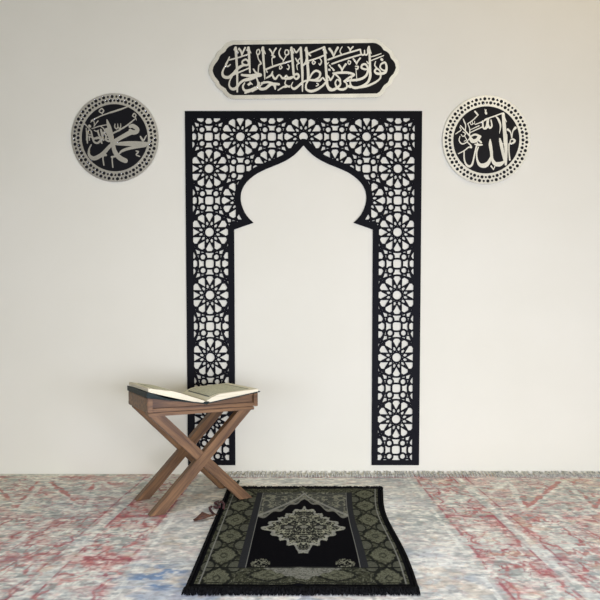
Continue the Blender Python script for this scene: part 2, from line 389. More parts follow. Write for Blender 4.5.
def medallion(name, label, px, py, rad, data):
    Y = -.012
    root = empty(name, (0,0,0)); tag(root, label, 'wall plaque', 'round calligraphy plaques either side of the arch')
    c = wall(px, py, Y); U = UN
    circ = lambda r, n=96: [(c[0]+r*math.cos(2*math.pi*k/n), c[1]+r*math.sin(2*math.pi*k/n)) for k in range(n)]
    Ro = rad*U; Ri = 32.7/43.2*rad*U
    plate('backing', [circ(Ro-.003)], .006, -.0003, M['board'], root)
    loops = [circ(Ro), circ(Ri)]
    n = 60
    for row, (r, sz) in enumerate(((36.2,1.75),(40.0,1.75))):
        for k in range(n):
            t = 2*math.pi*(k+.5*(row % 2))/n; rr = r/43.2*rad*U
            q = sz*U*(1.0 if (k+row) % 2 == 0 else .72)
            loops.append([(c[0]+rr*math.cos(t)+q*math.cos(s_), c[1]+rr*math.sin(t)+q*math.sin(s_)) for s_ in [2*math.pi*j/6+t for j in range(6)]])
    plate('rim', loops, .003, -.0066, M['silver'], root)
    g = Field(c[0]-Ro, c[0]+Ro, c[1]-Ro, c[1]+Ro, U*.1)
    for org, s, d in data: strokes(g, org, s, 1.0, d, Y)
    X, Z = np.meshgrid(g.x, g.y); g.f = np.minimum(g.f, Ri-.0003-np.hypot(X-c[0], Z-c[1]))
    plate('lettering', contours(np.minimum(g.f, .01), g.x0, g.y0, g.h, g.h*.25), .003, -.0066, M['silver'], root)
    return root
G = [[(165,305,12),(330,228,14),(600,135,18)],[(290,150,14),(325,125,16),(352,160,16),(325,190,16),(285,170,12),(290,150,14)],[(325,190,10),(338,222,8)],
     [(155,330,8),(180,312,12),(205,315,12),(212,360,10),(205,395,7)],[(58,345,16),(110,400,14),(160,460,14),(172,500,12),(148,522,12),(128,500,9)],[(138,385,34),(146,392,34)],[(268,310,14),(235,350,11),(205,395,8)],
     [(175,428,11),(280,392,13),(395,368,11)],[(305,390,12),(352,425,15),(368,470,13),(370,520,8)],[(400,292,12),(428,380,46),(458,480,50),(480,600,48)],[(90,420,12),(96,520,13),(92,600,10)],
     [(210,450,12),(240,465,14),(275,450,12)],[(130,540,12),(180,560,18),(240,580,16),(305,552,18)],[(130,540,10),(140,600,14)],[(310,440,20),(325,500,28),(345,600,18)],[(385,530,14),(430,530,14),(435,565,16),(390,575,14)]]
Hh = [[(0,185,22),(120,150,20),(255,98,16)],[(40,497,20),(200,412,20),(300,342,16),(375,275,10)],[(335,235,14),(358,198,14),(388,225,13),(365,255,12),(335,235,12)],[(375,240,10),(392,298,9)],
      [(72,355,10),(68,400,14),(95,430,15),(115,400,13),(112,355,9)],[(113,405,12),(138,422,13),(158,395,12),(155,350,8)],
      [(300,395,40),(340,385,50),(405,430,52),(395,475,50),(330,480,60),(300,450,36)],[(300,480,50),(180,540,36),(60,610,36)],[(455,545,18),(490,590,14),(510,600,8)],[(545,530,12),(505,600,8)]]
I = [[(230,0,34),(262,60,30),(280,125,28),(300,190,32),(340,238,36),(388,262,34)],[(95,125,8),(76,165,12),(78,215,20),(120,242,30),(190,205,28),(262,130,24),(340,70,26),(430,25,28)],
     [(290,118,8),(360,112,22),(450,112,30),(550,117,30),(590,116,18)],[(290,122,8),(400,128,12),(480,130,18)],[(560,135,16),(440,152,20),(365,175,18),(332,205,8)],
     [(200,200,10),(222,214,14),(195,225,10),(203,300,9)],[(270,230,14),(300,225,12),(275,240,9),(280,318,9)],[(520,65,9),(540,92,10),(562,55,9)],[(480,178,8),(500,185,9),(480,210,9),(510,225,9)],
     [(70,0,10),(60,50,12),(62,110,9)],[(95,10,10),(105,60,12),(120,100,14),(150,110,14),(175,90,13),(185,110,12)],[(115,75,12),(150,62,12),(175,80,10)],[(150,10,11),(170,60,13),(200,85,11)],[(200,20,12),(222,50,12),(215,80,12)],[(225,85,14),(250,95,12),(248,60,10)],[(300,18,8),(340,0,8)]]
medallion('calligraphy_medallion', 'round silver and black calligraphy plaque left of the arch, duller grey lettering', 114.6, 137.6, 42.9,
          [((80,100),15,G),((110,100),15,Hh),((80,130),600/70,I)])
J = [[(380,290,12),(480,250,14),(600,190,16)],[(200,205,9),(215,245,16),(236,300,14),(232,390,10)],[(158,305,12),(235,390,16),(310,475,20)],[(88,432,10),(130,400,12),(168,370,10),(148,325,8)],
     [(268,278,12),(350,220,14),(425,145,12)],[(378,95,22),(412,135,20)],[(272,285,10),(298,360,13),(296,455,12)],[(300,372,9),(440,308,14)],[(302,412,10),(400,365,14),(490,325,14)],
     [(492,240,20),(500,330,22),(525,352,24),(555,330,22),(562,225,16)],[(565,310,20),(600,345,20)],[(545,65,8),(535,105,20),(545,125,26)],[(310,260,9),(318,290,11),(340,285,9),(335,245,8)],[(345,275,9),(370,275,9),(370,240,7)],
     [(195,400,10),(235,430,12),(200,470,11),(170,440,9)],[(150,470,12),(140,530,14),(180,580,16),(245,560,14),(280,510,11)],[(225,470,10),(250,520,11),(215,540,9)],
     [(310,500,40),(360,535,36),(430,500,34),(455,470,30)],[(310,470,18),(380,440,24),(450,465,24)],[(430,520,24),(470,560,22)]]
K = [[(0,215,16),(120,172,16),(270,118,14)],[(275,130,36),(290,300,44),(312,600,46)],[(285,150,10),(325,252,8)],[(158,160,8),(205,215,26),(235,310,20),(218,425,5)],
     [(32,240,12),(25,310,20),(0,350,20)],[(60,215,9),(50,290,18),(75,338,26),(105,310,20),(92,222,14)],[(345,365,30),(385,405,16),(404,490,15)],[(458,340,34),(420,390,14),(406,490,12)],[(0,60,8),(15,100,14),(30,110,6)]]
Lq = [[(128,278,12),(210,235,14),(285,180,16),(322,185,20),(305,145,17),(262,105,12)],[(400,165,22),(372,280,18),(350,385,20),(330,445,26),(290,470,30),(242,435,22),(215,350,18),(214,238,14)],
      [(375,135,14),(430,145,28),(485,145,16)],[(300,60,24),(340,95,38),(400,80,34),(430,30,34)],[(395,80,8),(430,150,20)],[(600,385,30),(560,440,46),(510,458,56),(445,440,40),(408,360,22),(402,260,18),(428,180,14)]]
Mq = [[(0,448,50),(50,410,36),(90,330,22)],[(80,65,12),(82,140,40),(98,250,38),(108,350,34),(150,425,48),(225,435,56),(285,400,26)],[(225,55,22),(248,150,40),(276,290,34),(296,400,20)],[(215,95,8),(275,130,8)],
      [(312,0,44),(318,240,40),(314,440,28)],[(385,70,10),(420,60,20),(450,85,26),(425,115,24),(380,125,18),(385,70,10)],[(362,130,16),(362,250,15),(375,370,22)],[(95,465,20),(130,515,10)],[(150,470,14),(128,520,8)]]
medallion('calligraphy_medallion', 'round silver and black calligraphy plaque right of the arch, brighter tall white strokes', 486.5, 139.8, 42.9,
          [((450,105),15,J),((485,105),15,K),((450,135),15,Lq),((485,135),15,Mq)])

# ------------------------------------------------------------------ carpet
def set_weave(me, C):
    at = me.color_attributes.new('weave', 'FLOAT_COLOR', 'POINT')
    at.data.foreach_set('color', np.concatenate([C, np.ones((len(C),1))], 1).astype(np.float32).ravel())
def grid_mesh(name, X, Y, Z):
    ny, nx = X.shape; vs = np.stack([X, Y, Z], -1).reshape(-1,3)
    k = np.arange(ny*nx).reshape(ny, nx)
    fs = np.stack([k[:-1,:-1], k[:-1,1:], k[1:,1:], k[1:,:-1]], -1).reshape(-1,4)
    me = bpy.data.meshes.new(name); me.vertices.add(len(vs)); me.vertices.foreach_set('co', vs.ravel().astype(np.float32))
    me.loops.add(fs.size); me.loops.foreach_set('vertex_index', fs.ravel().astype(np.int32))
    me.polygons.add(len(fs)); me.polygons.foreach_set('loop_start', np.arange(0, fs.size, 4, dtype=np.int32))
    me.polygons.foreach_set('loop_total', np.full(len(fs), 4, np.int32)); me.update(calc_edges=True); me.validate()
    me.polygons.foreach_set('use_smooth', [True]*len(me.polygons))
    return me
def mix(C, col_, m): return C*(1-m[..., None])+np.array(col_)*m[..., None]
def carpet():
    xs = np.concatenate([np.linspace(-2.9,-1.8,24)[:-1], np.arange(-1.8,1.8,.0042), np.linspace(1.8,2.9,24)])
    ys = np.concatenate([np.linspace(-4.6,-1.7,40)[:-1], np.arange(-1.7,-.012,.0045), [-.012]])
    X, Y = np.meshgrid(xs, ys); ax = np.abs(X-.01)
    base = fbm(X*3, Y*5, 3, 5); fine = fbm(X*34, Y*55, 11, 3); stre = fbm(X*12, Y*24, 21, 4)
    C = np.zeros(X.shape+(3,))+np.array((.43,.44,.44))
    C = mix(C, (.55,.56,.56), smooth(.45,.65,base)); C = mix(C, (.27,.29,.30), smooth(.52,.72,stre)*.75)
    C = mix(C, (.66,.64,.60), smooth(.55,.75,fbm(X*14,Y*30,31,3))*.55)
    # worn arabesque contours
    wx = X+.05*(fbm(X*7,Y*7,41,3)-.5); wy = Y+.05*(fbm(X*7,Y*7,47,3)-.5)
    def vein(sx, sy, seed, t): 
        n = fbm(wx*sx, wy*sy, seed, 3); return 1-smooth(0, t, np.abs(n-.5))
    # lattice panels of the side zones
    side = smooth(.50,.60,ax); 
    per = .60; ph = np.mod(Y+.72, per)/per; panel = smooth(.02,.12,ph)*(1-smooth(.55,.75,ph))
    inner = smooth(.575,.60,ax)*(1-smooth(.79,.815,ax))
    outer = smooth(.815,.84,ax)
    wear = smooth(.30,.52,fbm(X*4,Y*6,53,3))
    red = vein(9,14,61,.05)*(.22+.78*inner+.6*outer)*wear
    ln1 = np.maximum(vein(11,13,203,.030), vein(19,24,211,.036)*.85)*(.15+.85*inner+.85*outer)*smooth(.34,.5,fbm(X*6,Y*8,207,3))
    red2 = vein(16,30,67,.06)*(inner*(.5+.5*panel)+outer*.55+.10)*smooth(.36,.55,fbm(X*5,Y*9,71,3))
    blot = smooth(.52,.66,fbm(X*6,Y*13,73,4))*(inner*.55+outer*.32+.05)
    # bands running away from the camera
    def band(c0, w): return 1-smooth(w*.5, w, np.abs(ax-c0+.008*(fbm(X*3,Y*9,79,2)-.5)))
    pale = np.maximum(band(.835,.016), np.maximum(band(.56,.012), np.maximum(band(1.07,.016),band(1.30,.016))*(Y < -.66)))
    rl = np.maximum.reduce([band(.600,.007), band(.80,.007), band(.87,.006)])*smooth(.32,.5,fbm(X*5,Y*8,83,3))
    # scalloped medallions filling the panels between the bands
    med = np.zeros(X.shape); halo = np.zeros(X.shape); core = np.zeros(X.shape)
    for cxm, hwm, ylim, off in ((.705,.095,9,0.), (.955,.085,-.70,.0), (1.185,.09,-.70,.0), (1.42,.1,-.70,0.)):
        a_ = (ax-cxm+.018*(fbm(X*14,Y*14,131,2)-.5))/hwm; b_ = (np.mod(Y+.94+.225+.03*(fbm(X*9,Y*9,137,2)-.5), .45)-.225)/.215
        rr = np.sqrt(a_*a_+b_*b_); th = np.arctan2(b_, a_); rr = rr+.10*np.cos(8*th)+.05*np.cos(17*th+1)
        on = (np.abs(ax-cxm) < hwm*1.05)*(Y < ylim)
        med = np.maximum(med, on*(1-smooth(.04,.095,np.abs(rr-.84)))); halo = np.maximum(halo, on*smooth(.95,1.1,rr)); core = np.maximum(core, on*(1-smooth(.55,.72,rr)))
        core2 = on*(1-smooth(.03,.07,np.abs(rr-.26))); C = mix(C, (.16,.18,.19), core2*.55*(Y < -.70))
    # diamonds in the outer zone
    def seg_d(x0, y0, x1, y1):
        dx, dy = x1-x0, y1-y0; t = np.clip(((ax-x0)*dx+(Y-y0)*dy)/(dx*dx+dy*dy), 0, 1); return np.hypot(ax-x0-t*dx, Y-y0-t*dy)
    dz = np.full(X.shape, 9.0); dr = np.full(X.shape, 9.0); wv = .012*(fbm(X*20,Y*20,171,2)-.5)
    for k in range(-1, 4):
        x0 = 1.08+.30*k
        dz = np.minimum(dz, np.minimum(seg_d(x0,-.16,x0-.12,-.66), seg_d(x0+.30,-.16,x0-.12,-.66)))
        dr = np.minimum(dr, np.minimum(seg_d(x0+.03,-.17,x0-.085,-.60), seg_d(x0+.25,-.18,x0-.085,-.60)))
    oz = smooth(.88,.92,ax)
    zl = (1-smooth(.008,.020,np.abs(dz+wv)))*oz; zl2 = 0; zr = (1-smooth(.006,.014,np.abs(dr+wv*2.6)))*oz
    pink = (.42,.20,.195); deep = (.27,.065,.085)
    C = mix(C, pink, np.clip(blot, 0, 1)); C = mix(C, (.34,.125,.13), np.clip(ln1*.85,0,1)); C = mix(C, (.60,.60,.57), core*.45); C = mix(C, (.36,.155,.155), np.clip(halo*smooth(.42,.6,fbm(X*20,Y*30,139,3))*.62,0,1)); C = mix(C, (.32,.11,.115), med*.8*smooth(.30,.45,fbm(X*12,Y*16,149,3))); C = mix(C, pink, np.clip(red*.8,0,1)); C = mix(C, deep, np.clip(red2*.85,0,1))
    C = mix(C, (.60,.61,.60), np.clip(pale*.7*smooth(.3,.55,fbm(X*8,Y*14,181,3))+zl*.62*smooth(.25,.5,fbm(X*10,Y*10,187,3)),0,1)); C = mix(C, deep, np.clip(rl*.7,0,1)); C = mix(C, (.36,.14,.14), zr*.85*smooth(.2,.4,wear))
    hl = (1-smooth(.008,.02,np.abs(Y+.075)))*.45*wear + (1-smooth(.012,.03,np.abs(Y+1.16+.02*(fbm(X*8,Y*0,91,2)-.5))))*side*.7*wear*(1-outer*.4) + (1-smooth(.01,.025,np.abs(Y+.72)))*inner*.7
    C = mix(C, deep, np.clip(hl,0,1))
    C = mix(C, (.24,.27,.27), smooth(.56,.66,fbm(X*30,Y*42,191,3))*smooth(.4,.6,fbm(X*5,Y*5,193,2))*.75)
    C = mix(C, (.44,.30,.24), (1-smooth(.0,.02,np.abs(fbm(wx*15,wy*19,197,3)-.5)))*.45)
    # faded blue patches in the middle field
    mid = 1-smooth(.46,.62,ax)
    bl = smooth(.56,.66,fbm(X*5+3,Y*9,97,4))*mid*smooth(-.98,-1.25,Y)*.8 ; bl = bl+smooth(.66,.76,fbm(X*6,Y*12,101,3))*.15
    pt = np.exp(-(((X+.47)/.11)**2+((Y+1.31)/.10)**2))*smooth(.38,.5,fbm(X*12,Y*34,103,3))
    C = mix(C, (.15,.215,.34), np.clip(bl*.6+pt*.95,0,1)); C = mix(C, (.18,.19,.20), np.clip(smooth(.64,.74,fine)*.55,0,1))
    C = mix(C, (.50,.40,.30), smooth(.68,.78,fbm(X*10,Y*16,107,3))*.35)
    C = mix(C, (.70,.68,.65), smooth(.60,.72,fbm(X*26,Y*40,113,3))*.45)
    C = np.clip(C*1.46*(.84+.34*fine)[..., None]*np.array((1.03,1.02,.86)), 0, .9)
    # fringe border strip along the wall edge
    Z = np.zeros(X.shape)+.0
    me = grid_mesh('area_rug', X, Y, Z); set_weave(me, C.reshape(-1,3))
    # give the carpet a real thickness
    bm = bmesh.new(); bm.from_mesh(me)
    be = [e for e in bm.edges if e.is_boundary]
    r = bmesh.ops.extrude_edge_only(bm, edges=be)
    for v in r['geom']:
        if isinstance(v, bmesh.types.BMVert): v.co.z = -.0075
    bm.to_mesh(me); bm.free()
    o = link('area_rug', me, M['carpet'])
    tag(o, 'large faded grey and red patterned area rug covering the whole floor', 'rug')
    vs, fs = [], []
    x = -.42
    while x < 2.2:
        t = R.uniform(.6,1.2); s = R.uniform(-.010,.010); y0 = -.085
        pts = [(x, y0, .003), (x+s*.5, y0+.03, .006+.002*t), (x+s, y0+.055, .008), (x+s*1.4, -.016, .009+.004*t), (x+s*.4, -.006, .010+.007*t)]
        tube(vs, fs, pts, [.0022,.0042,.0030,.0044,.0020], 5)
        x += R.uniform(.010,.019)
    tag(link('fringe', mesh('fringe', vs, fs, True), M['fringe'], o), 'pale knotted fringe along the foot of the wall', kind='stuff')
carpet()

# ------------------------------------------------------------------ prayer rug
def prayer():
    FL, FR, BL, BR = (-.350,-1.405), (.342,-1.405), (-.372,-.325), (.386,-.325)
    def Q(u, v):
        w = .006*np.sin(v*9)*0
        x = (FL[0]*(1-u)+FR[0]*u)*(1-v)+(BL[0]*(1-u)+BR[0]*u)*v
        y = (FL[1]*(1-u)+FR[1]*u)*(1-v)+(BL[1]*(1-u)+BR[1]*u)*v
        x = x + .012*smooth(.5,1,u)*np.sin(v*math.pi)*-1 + .010*smooth(.6,1,u)*np.sin(v*7)
        return x, y
    nu, nv = 330, 470
    U, V = np.meshgrid(np.linspace(0,1,nu), np.linspace(0,1,nv)); X, Y = Q(U, V)
    fold = .010*np.exp(-((U-.485)/.022)**2)*(smooth(.75,1,V)+.45*smooth(.22,.0,V))
    wob = .0035*(fbm(U*5,V*6,5,3)-.2)
    edge = smooth(0,.02,U)*smooth(1,.98,U)*smooth(0,.012,V)*smooth(1,.988,V)
    Z = .004+edge*(.007+fold+wob)
    V = V+.03*(1-V)
    m = np.abs(U-.503)                          # pattern is mirrored about the long axis
    mm = m*.72; vv = V*1.08                   # metres
    def fil(sx, sy, seed, t):
        n = fbm(mm*sx, vv*sy, seed, 3); return 1-smooth(t*.4, t, np.abs(n-.5))
    olive = (.047,.049,.028); lite = (.22,.22,.145); dark = (.010,.011,.009); black = (.0035,.0035,.004)
    C = np.zeros(U.shape+(3,))+np.array(black)
    wov = (U > .030) & (U < .970) & (V > .048) & (V < .985)
    def layer(mask, c, a=1.0):
        nonlocal C; C = mix(C, c, np.clip(mask,0,1)*a)
    bandL = (m > .305)&wov; front = (V < .165)&wov; back = (V > .915)&wov
    border = (bandL|front|back).astype(float)
    layer(border, olive); layer(border*fil(60,60,301,.06), dark, .75); layer(border*fil(95,95,311,.05), lite, .55)
    def lozenge(cu, cv, ru, rv, rot=0):
        nonlocal C
        du = (m-cu)/ru; dv = (V-cv)/rv; r = np.sqrt(du*du+dv*dv); th = np.arctan2(dv, du); rr = (r*.55+.45*(np.abs(du)+np.abs(dv)))/(1+.05*np.cos(12*th))
        layer(((rr < 1.22)&(rr > 1.0)).astype(float)*border, dark, .85)
        layer((rr < .92).astype(float)*border, (.135,.138,.083), .9)
        layer(((rr < .92)).astype(float)*border*fil(130,130,331,.08), dark, .7)
        layer(((rr < .34)&(rr > .18)).astype(float)*border, dark, .6)
    for cv in (.085,.245,.41,.575,.74,.90): lozenge(.385, cv, .062, .066)
    for cv in (.165,.33,.49,.655,.82):        # half rosettes between the medallions
        for cu in (.445,.318): 
            r = np.hypot((m-cu)/.028, (V-cv)/.035); layer((r < 1).astype(float)*border, (.10,.103,.07), .6)
            layer(((r < 1.3)&(r > 1.0)).astype(float)*border, dark, .8)
    lozenge(.155, .105, .085, .036); 
    # centre of the front border: a pale ogee
    og = (((m/.19+np.abs(V-.155)/.085+.05*np.cos(m*130)) < 1)&(V > .06)).astype(float)
    layer(og, (.22,.22,.165), .85); layer(og*fil(110,110,341,.07), dark, .6)
    for c0 in (.055,.155):                    # thin guard lines
        layer((np.abs(V-c0) < .0035).astype(float)*((m < .45)), dark, .9)
    layer((np.abs(m-.452) < .0035).astype(float)*wov, (.30,.30,.24), .6)
    # dark stripe framing the field with its pale hairline
    st = ((m > .265)&(m < .305)&(V > .155)&(V < .925)).astype(float)
    layer(st, (.024,.025,.024)); layer((np.abs(m-.266) < .0028).astype(float)*((V > .155)&(V < .925)), (.25,.25,.20), .8)
    # field
    fieldm = ((m < .263)&(V > .16)&(V < .925)).astype(float)
    layer(fieldm, black)
    niche = .60+.235*np.maximum(0,1-(m/.263))**1.25 + .018*np.cos(m*70)*(m > .02)
    sp = fieldm*(V > niche)
    layer(sp, (.06,.062,.05)); layer(sp*fil(42,42,351,.085), lite, .9)
    layer(fieldm*(1-smooth(.006,.014,np.abs(V-niche))), (.21,.21,.16), .8)
    layer(fieldm*(np.abs(V-.62-.28*(1-np.minimum(1,m/.263)**.8)) < .012)*(V > niche), (.28,.28,.22), .7)
    # central diamond of leaf work
    dm = m/.236+np.abs(V-.495)/.238; dmz = dm+.07*np.sin(np.arctan2(V-.495, m+1e-6)*18)+.10*(fbm(mm*60,vv*60,361,2)-.5)
    dia = (dmz < 1).astype(float)*fieldm
    leaf = np.maximum(fil(50,44,367,.072), fil(85,80,373,.045)*.85)
    layer(dia, (.018,.019,.016)); layer(dia*leaf, (.36,.36,.235), .95); layer(dia*fil(34,30,391,.03), (.012,.012,.011), .8)
    layer((np.abs(dmz-.93) < .06)*fieldm, (.36,.36,.28), .65)
    for cu_, cv_, r_ in ((.0,.495,.028),(.085,.495,.030),(.0,.60,.02),(.0,.39,.02)):
        r = np.hypot((m-cu_)*.72, (V-cv_)*1.08)/r_
        layer(((r < 1)&(r > .62)).astype(float)*dia, (.02,.02,.018), .9); layer((r < .5).astype(float)*dia, (.20,.20,.15), .8)
    # sprigs in the two near corners of the field
    r = np.hypot((m-.20)/.045, (V-.185)/.035); sg = ((r < 1)&(V > .16)).astype(float)*fieldm
    layer(sg*fil(120,120,383,.12), lite, .95)
    # pile borders
    layer((~wov).astype(float), black)
    me = grid_mesh('prayer_rug', X, Y, Z); set_weave(me, C.reshape(-1,3))
    bm = bmesh.new(); bm.from_mesh(me); r = bmesh.ops.extrude_edge_only(bm, edges=[e for e in bm.edges if e.is_boundary])
    for v in r['geom']:
        if isinstance(v, bmesh.types.BMVert): v.co.z = .0008
    bm.to_mesh(me); bm.free()
    o = link('prayer_rug', me, M['prayer'])
    tag(o, 'black and olive prayer rug with central diamond medallion lying on the pale carpet', 'prayer rug')
    def fr(name, v0, sgn, n, ln, rad, lbl):
        vs, fs = [], []
        for i in range(n):
            u = -.004+1.008*i/(n-1)+R.uniform(-.002,.002); x, y = [float(q) for q in Q(np.array(u), np.array(v0))]
            l = ln*R.uniform(.6,1.15); dx = R.uniform(-.35,.35)*l
            h = R.uniform(.007,.014)
            tube(vs, fs, [(x, y-sgn*.008, .010), (x+dx*.3, y+sgn*l*.35, h), (x+dx*.7, y+sgn*l*.75, h*.7), (x+dx, y+sgn*l, .0035)], [rad*.8, rad, rad*.8, rad*.4], 5)
        tag(link(name, mesh(name, vs, fs, True), M['pile'], o), lbl, kind='stuff')
    fr('fringe', 0, -1, 760, .030, .0036, 'thick black fringe on the near end')
    fr('fringe', 1, 1, 620, .044, .0034, 'shaggy black fringe on the far end')
    for u0 in (0, 1):                         # overlocked side edges
        vs, fs = [], []
        pts = []
        for i in range(60):
            x, y = [float(q) for q in Q(np.array(float(u0)), np.array(i/59))]; pts.append((x, y, .0065))
        tube(vs, fs, pts, .0058, 8)
        link('bound_edge', mesh('bound_edge', vs, fs, True), M['pile'], o)
prayer()

# ------------------------------------------------------------------ folding book stand
SX, SY, YAW = -.515, -.484, math.radians(29.5)
Lh, Wh, HT, HB = .251, .183, .507, .439
def top_z(u): return .468+.156*abs(u)
def stand():
    root = empty('book_stand', (SX, SY, 0), YAW)
    tag(root, 'brown wooden book stand on crossed X legs left of the prayer rug', 'book stand')
    w, th = .046, .040
    def leg(u0, z0, u1, z1, v, name='leg', th=th):
        ang = math.atan2(z1-z0, u1-u0); s = abs(math.sin(ang)); b_ = w/2/s
        poly = [(u0-b_,z0),(u0+b_,z0),(u1+b_,z1),(u1-b_,z1)]; c0 = ((u0+u1)/2,(z0+z1)/2)
        ca, sa = math.cos(-ang), math.sin(-ang)
        loc = [((x-c0[0])*ca-(z-c0[1])*sa, (x-c0[0])*sa+(z-c0[1])*ca) for x, z in poly]
        bm = bmesh.new(); prism(bm, loc, -th/2, th/2)
        return link(name, bm_mesh(name, bm, .002), M['wood'], root, (c0[0], v, c0[1]), (0,-ang,0))
    zc = HB+.002
    for v in (-.128, .128):
        leg(.206, .0125 if v < 0 else .001, -.214, zc-.002, v); leg(-.208, 0.001, .212, zc-.002, v-.004)
    # cross rail tying the two crosses together at the pivot
    # case with a shallow V-shaped top
    prof = [(-Lh,HB+.001),(-Lh,HT),(0,.468),(Lh,HT),(Lh,HB+.001)]
    bm = bmesh.new(); prism(bm, [(-Lh+.006,HB+.012),(-Lh+.006,HT-.006),(0,.462),(Lh-.006,HT-.006),(Lh-.006,HB+.012)], -Wh+.016, Wh-.008)
    link('case', bm_mesh('case', bm, .001), M['wood'], root)
    for s in (-1, 1):
        for k, q in (('end_board', 0),):
            bm = bmesh.new(); box(bm, (min(s*Lh, s*(Lh-.014)), -Wh+.001, HB+.006), (max(s*Lh, s*(Lh-.014)), Wh-.001, HT))
            link('end_board', bm_mesh('end_board', bm, .0015), M['wood'], root)
        # front and rear stiles: short uprights framing the sunk panel
        bm = bmesh.new(); xo, xi = s*(Lh-.002), s*(Lh-.022)
        prism(bm, [(xo,HB+.008),(xo,HT-.0015),(xi,HT-.0045),(xi,HB+.008)], -Wh-.003, -Wh+.009)
        link('stile', bm_mesh('stile', bm, .0012), M['wood'], root)
    for v0, v1 in ((-Wh-.002,-Wh+.010),(Wh-.010,Wh+.002)):
        bm = bmesh.new(); box(bm, (-Lh+.022 if v0 < 0 else -Lh, v0, HB+.008), (Lh-.022 if v0 < 0 else Lh, v1, HB+.024)); link('rail', bm_mesh('rail', bm, .0015), M['wood'], root)
    bm = bmesh.new(); box(bm, (-Lh+.004,-Wh-.007,HB-.008), (Lh-.022,-Wh+.05,HB+.0065)); link('moulding', bm_mesh('moulding', bm, .002), M['wood'], root)
    bm = bmesh.new(); box(bm, (-Lh+.014,Wh-.05,HB-.008), (Lh-.022,Wh-.004,HB+.0065)); link('moulding', bm_mesh('moulding', bm, .002), M['wood'], root)
    # two sloping rest boards
    for s in (-1, 1):
        bm = bmesh.new(); prism(bm, [(s*.001,.462),(s*.001,.4685),(s*(Lh-.0145),top_z(Lh-.0145)),(s*(Lh-.0145),top_z(Lh-.0145)-.007)], -Wh+.009, Wh-.009)
        link('rest_board', bm_mesh('rest_board', bm, .0008), M['wood'], root)
    # hinge pin caps
    for v in (-.1535,):
        pass
    return root
st = stand()

# ------------------------------------------------------------------ open book
def book():
    root = empty('open_book', (SX, SY, .47), YAW)
    tag(root, 'large open book with cream pages and dark green cover resting on the wooden stand', 'book')
    v0, v1 = -.192, .178
    z0 = lambda u: top_z(abs(u))-.47+.0025
    n = 22
    def sheet(name, lo, hi, va, vb, us, material, nv=2, parent=root, smooth_=True):
        """closed slab between profile lo(u) and hi(u)"""
        vs, fs = [], []
        for j in range(nv):
            v = va+(vb-va)*j/(nv-1)
            for u in us: vs.append((u, v, lo(u)))
            for u in us: vs.append((u, v, hi(u)))
        m_ = len(us); row = 2*m_
        for j in range(nv-1):
            for i in range(m_-1):
                a_ = j*row+i; fs.append((a_, a_+row, a_+row+1, a_+1)); c_ = a_+m_; fs.append((c_, c_+1, c_+row+1, c_+row))
            a_ = j*row; fs.append((a_, a_+m_, a_+m_+row, a_+row)); a_ = j*row+m_-1; fs.append((a_, a_+row, a_+row+m_, a_+m_))
        for i in range(m_-1):
            fs.append((i, i+1, i+1+m_, i+m_)); e = (nv-1)*row+i; fs.append((e, e+m_, e+m_+1, e+1))
        me = mesh(name, vs, fs); bm = bmesh.new(); bm.from_mesh(me); bmesh.ops.recalc_face_normals(bm, faces=bm.faces); bm.to_mesh(me); bm.free()
        return link(name, me, material, parent)
    for s in (-1, 1):
        us = [s*(.004+(.256-.004)*i/n) for i in range(n+1)]
        sheet('cover', lambda u: z0(u)+.0003, lambda u: z0(u)+.0042+(.019*smooth(.15,.256,abs(u)) if s < 0 else 0), v0-.004, v1+.004, us, M['cover'])
        us = [s*(.003+(.248-.003)*i/n) for i in range(n+1)]
        if s < 0:
            t = lambda u: .008+.019*math.sin(min(1, abs(u)/.15)*math.pi/2)-.012*max(0, abs(u)-.15)/.1
            lift = lambda u: .0045+.021*(max(0, abs(u)-.05)/.2)**1.3
        else:
            t = lambda u: .009+.017*math.sin(min(1, abs(u)/.07)*math.pi/2)-.014*max(0, abs(u)-.07)/.18
            lift = lambda u: .0045
        sheet('page_block', lambda u: z0(u)+lift(u), lambda u: z0(u)+lift(u)+t(u), v0, v1, us, M['edge'])
        # topmost printed leaf, slightly smaller, following the block
        nu, nvv = 70, 110
        ua = s*(.004+(.245-.004)*np.linspace(0,1,nu)); va = np.linspace(v0+.002, v1-.002, nvv); UU, VV = np.meshgrid(ua, va)
        ZZ = np.array([z0(u)+lift(u)+t(u)+.0006 for u in ua])[None,:]+0*UU
        C = np.zeros(UU.shape+(3,))+np.array((.76,.71,.48))
        A_ = np.abs(UU); inner = (A_ > .030)&(A_ < .212)&(VV > v0+.040)&(VV < v1-.036)
        fr = (A_ > .024)&(A_ < .218)&(VV > v0+.034)&(VV < v1-.030)&~inner
        C = mix(C, (.62,.60,.39), inner.astype(float)); C = mix(C, (.10,.11,.085), fr.astype(float))
        ln = np.mod((VV-v0)/.0215, 1); tx = ((ln > .3)&(ln < .75)&inner&(vnoise(UU*420, np.floor((VV-v0)/.0215)*7.3+VV*300, 5) > .45))
        C = mix(C, (.28,.28,.2), tx.astype(float)*.55)
        me = grid_mesh('page', UU, VV, ZZ); set_weave(me, C.reshape(-1,3))
        if s < 0: me.flip_normals()
        link('page', me, M['page'], root)
    vs, fs = [], []; zz = z0(0)-.001
    tube(vs, fs, [(0,v0-.006,zz+.0035),(0,v0,zz+.0035),(0,v1,zz+.0035),(0,v1+.006,zz+.0035)], .0048, 10); link('spine', mesh('spine', vs, fs, True), M['cover'], root)
    vs, fs = [], []; tube(vs, fs, [(-.012,v0-.003,zz+.008),(0,v0-.005,zz+.010),(.012,v0-.003,zz+.0085)], .0032, 8); link('headband', mesh('headband', vs, fs, True), M['cover'], root)
book()

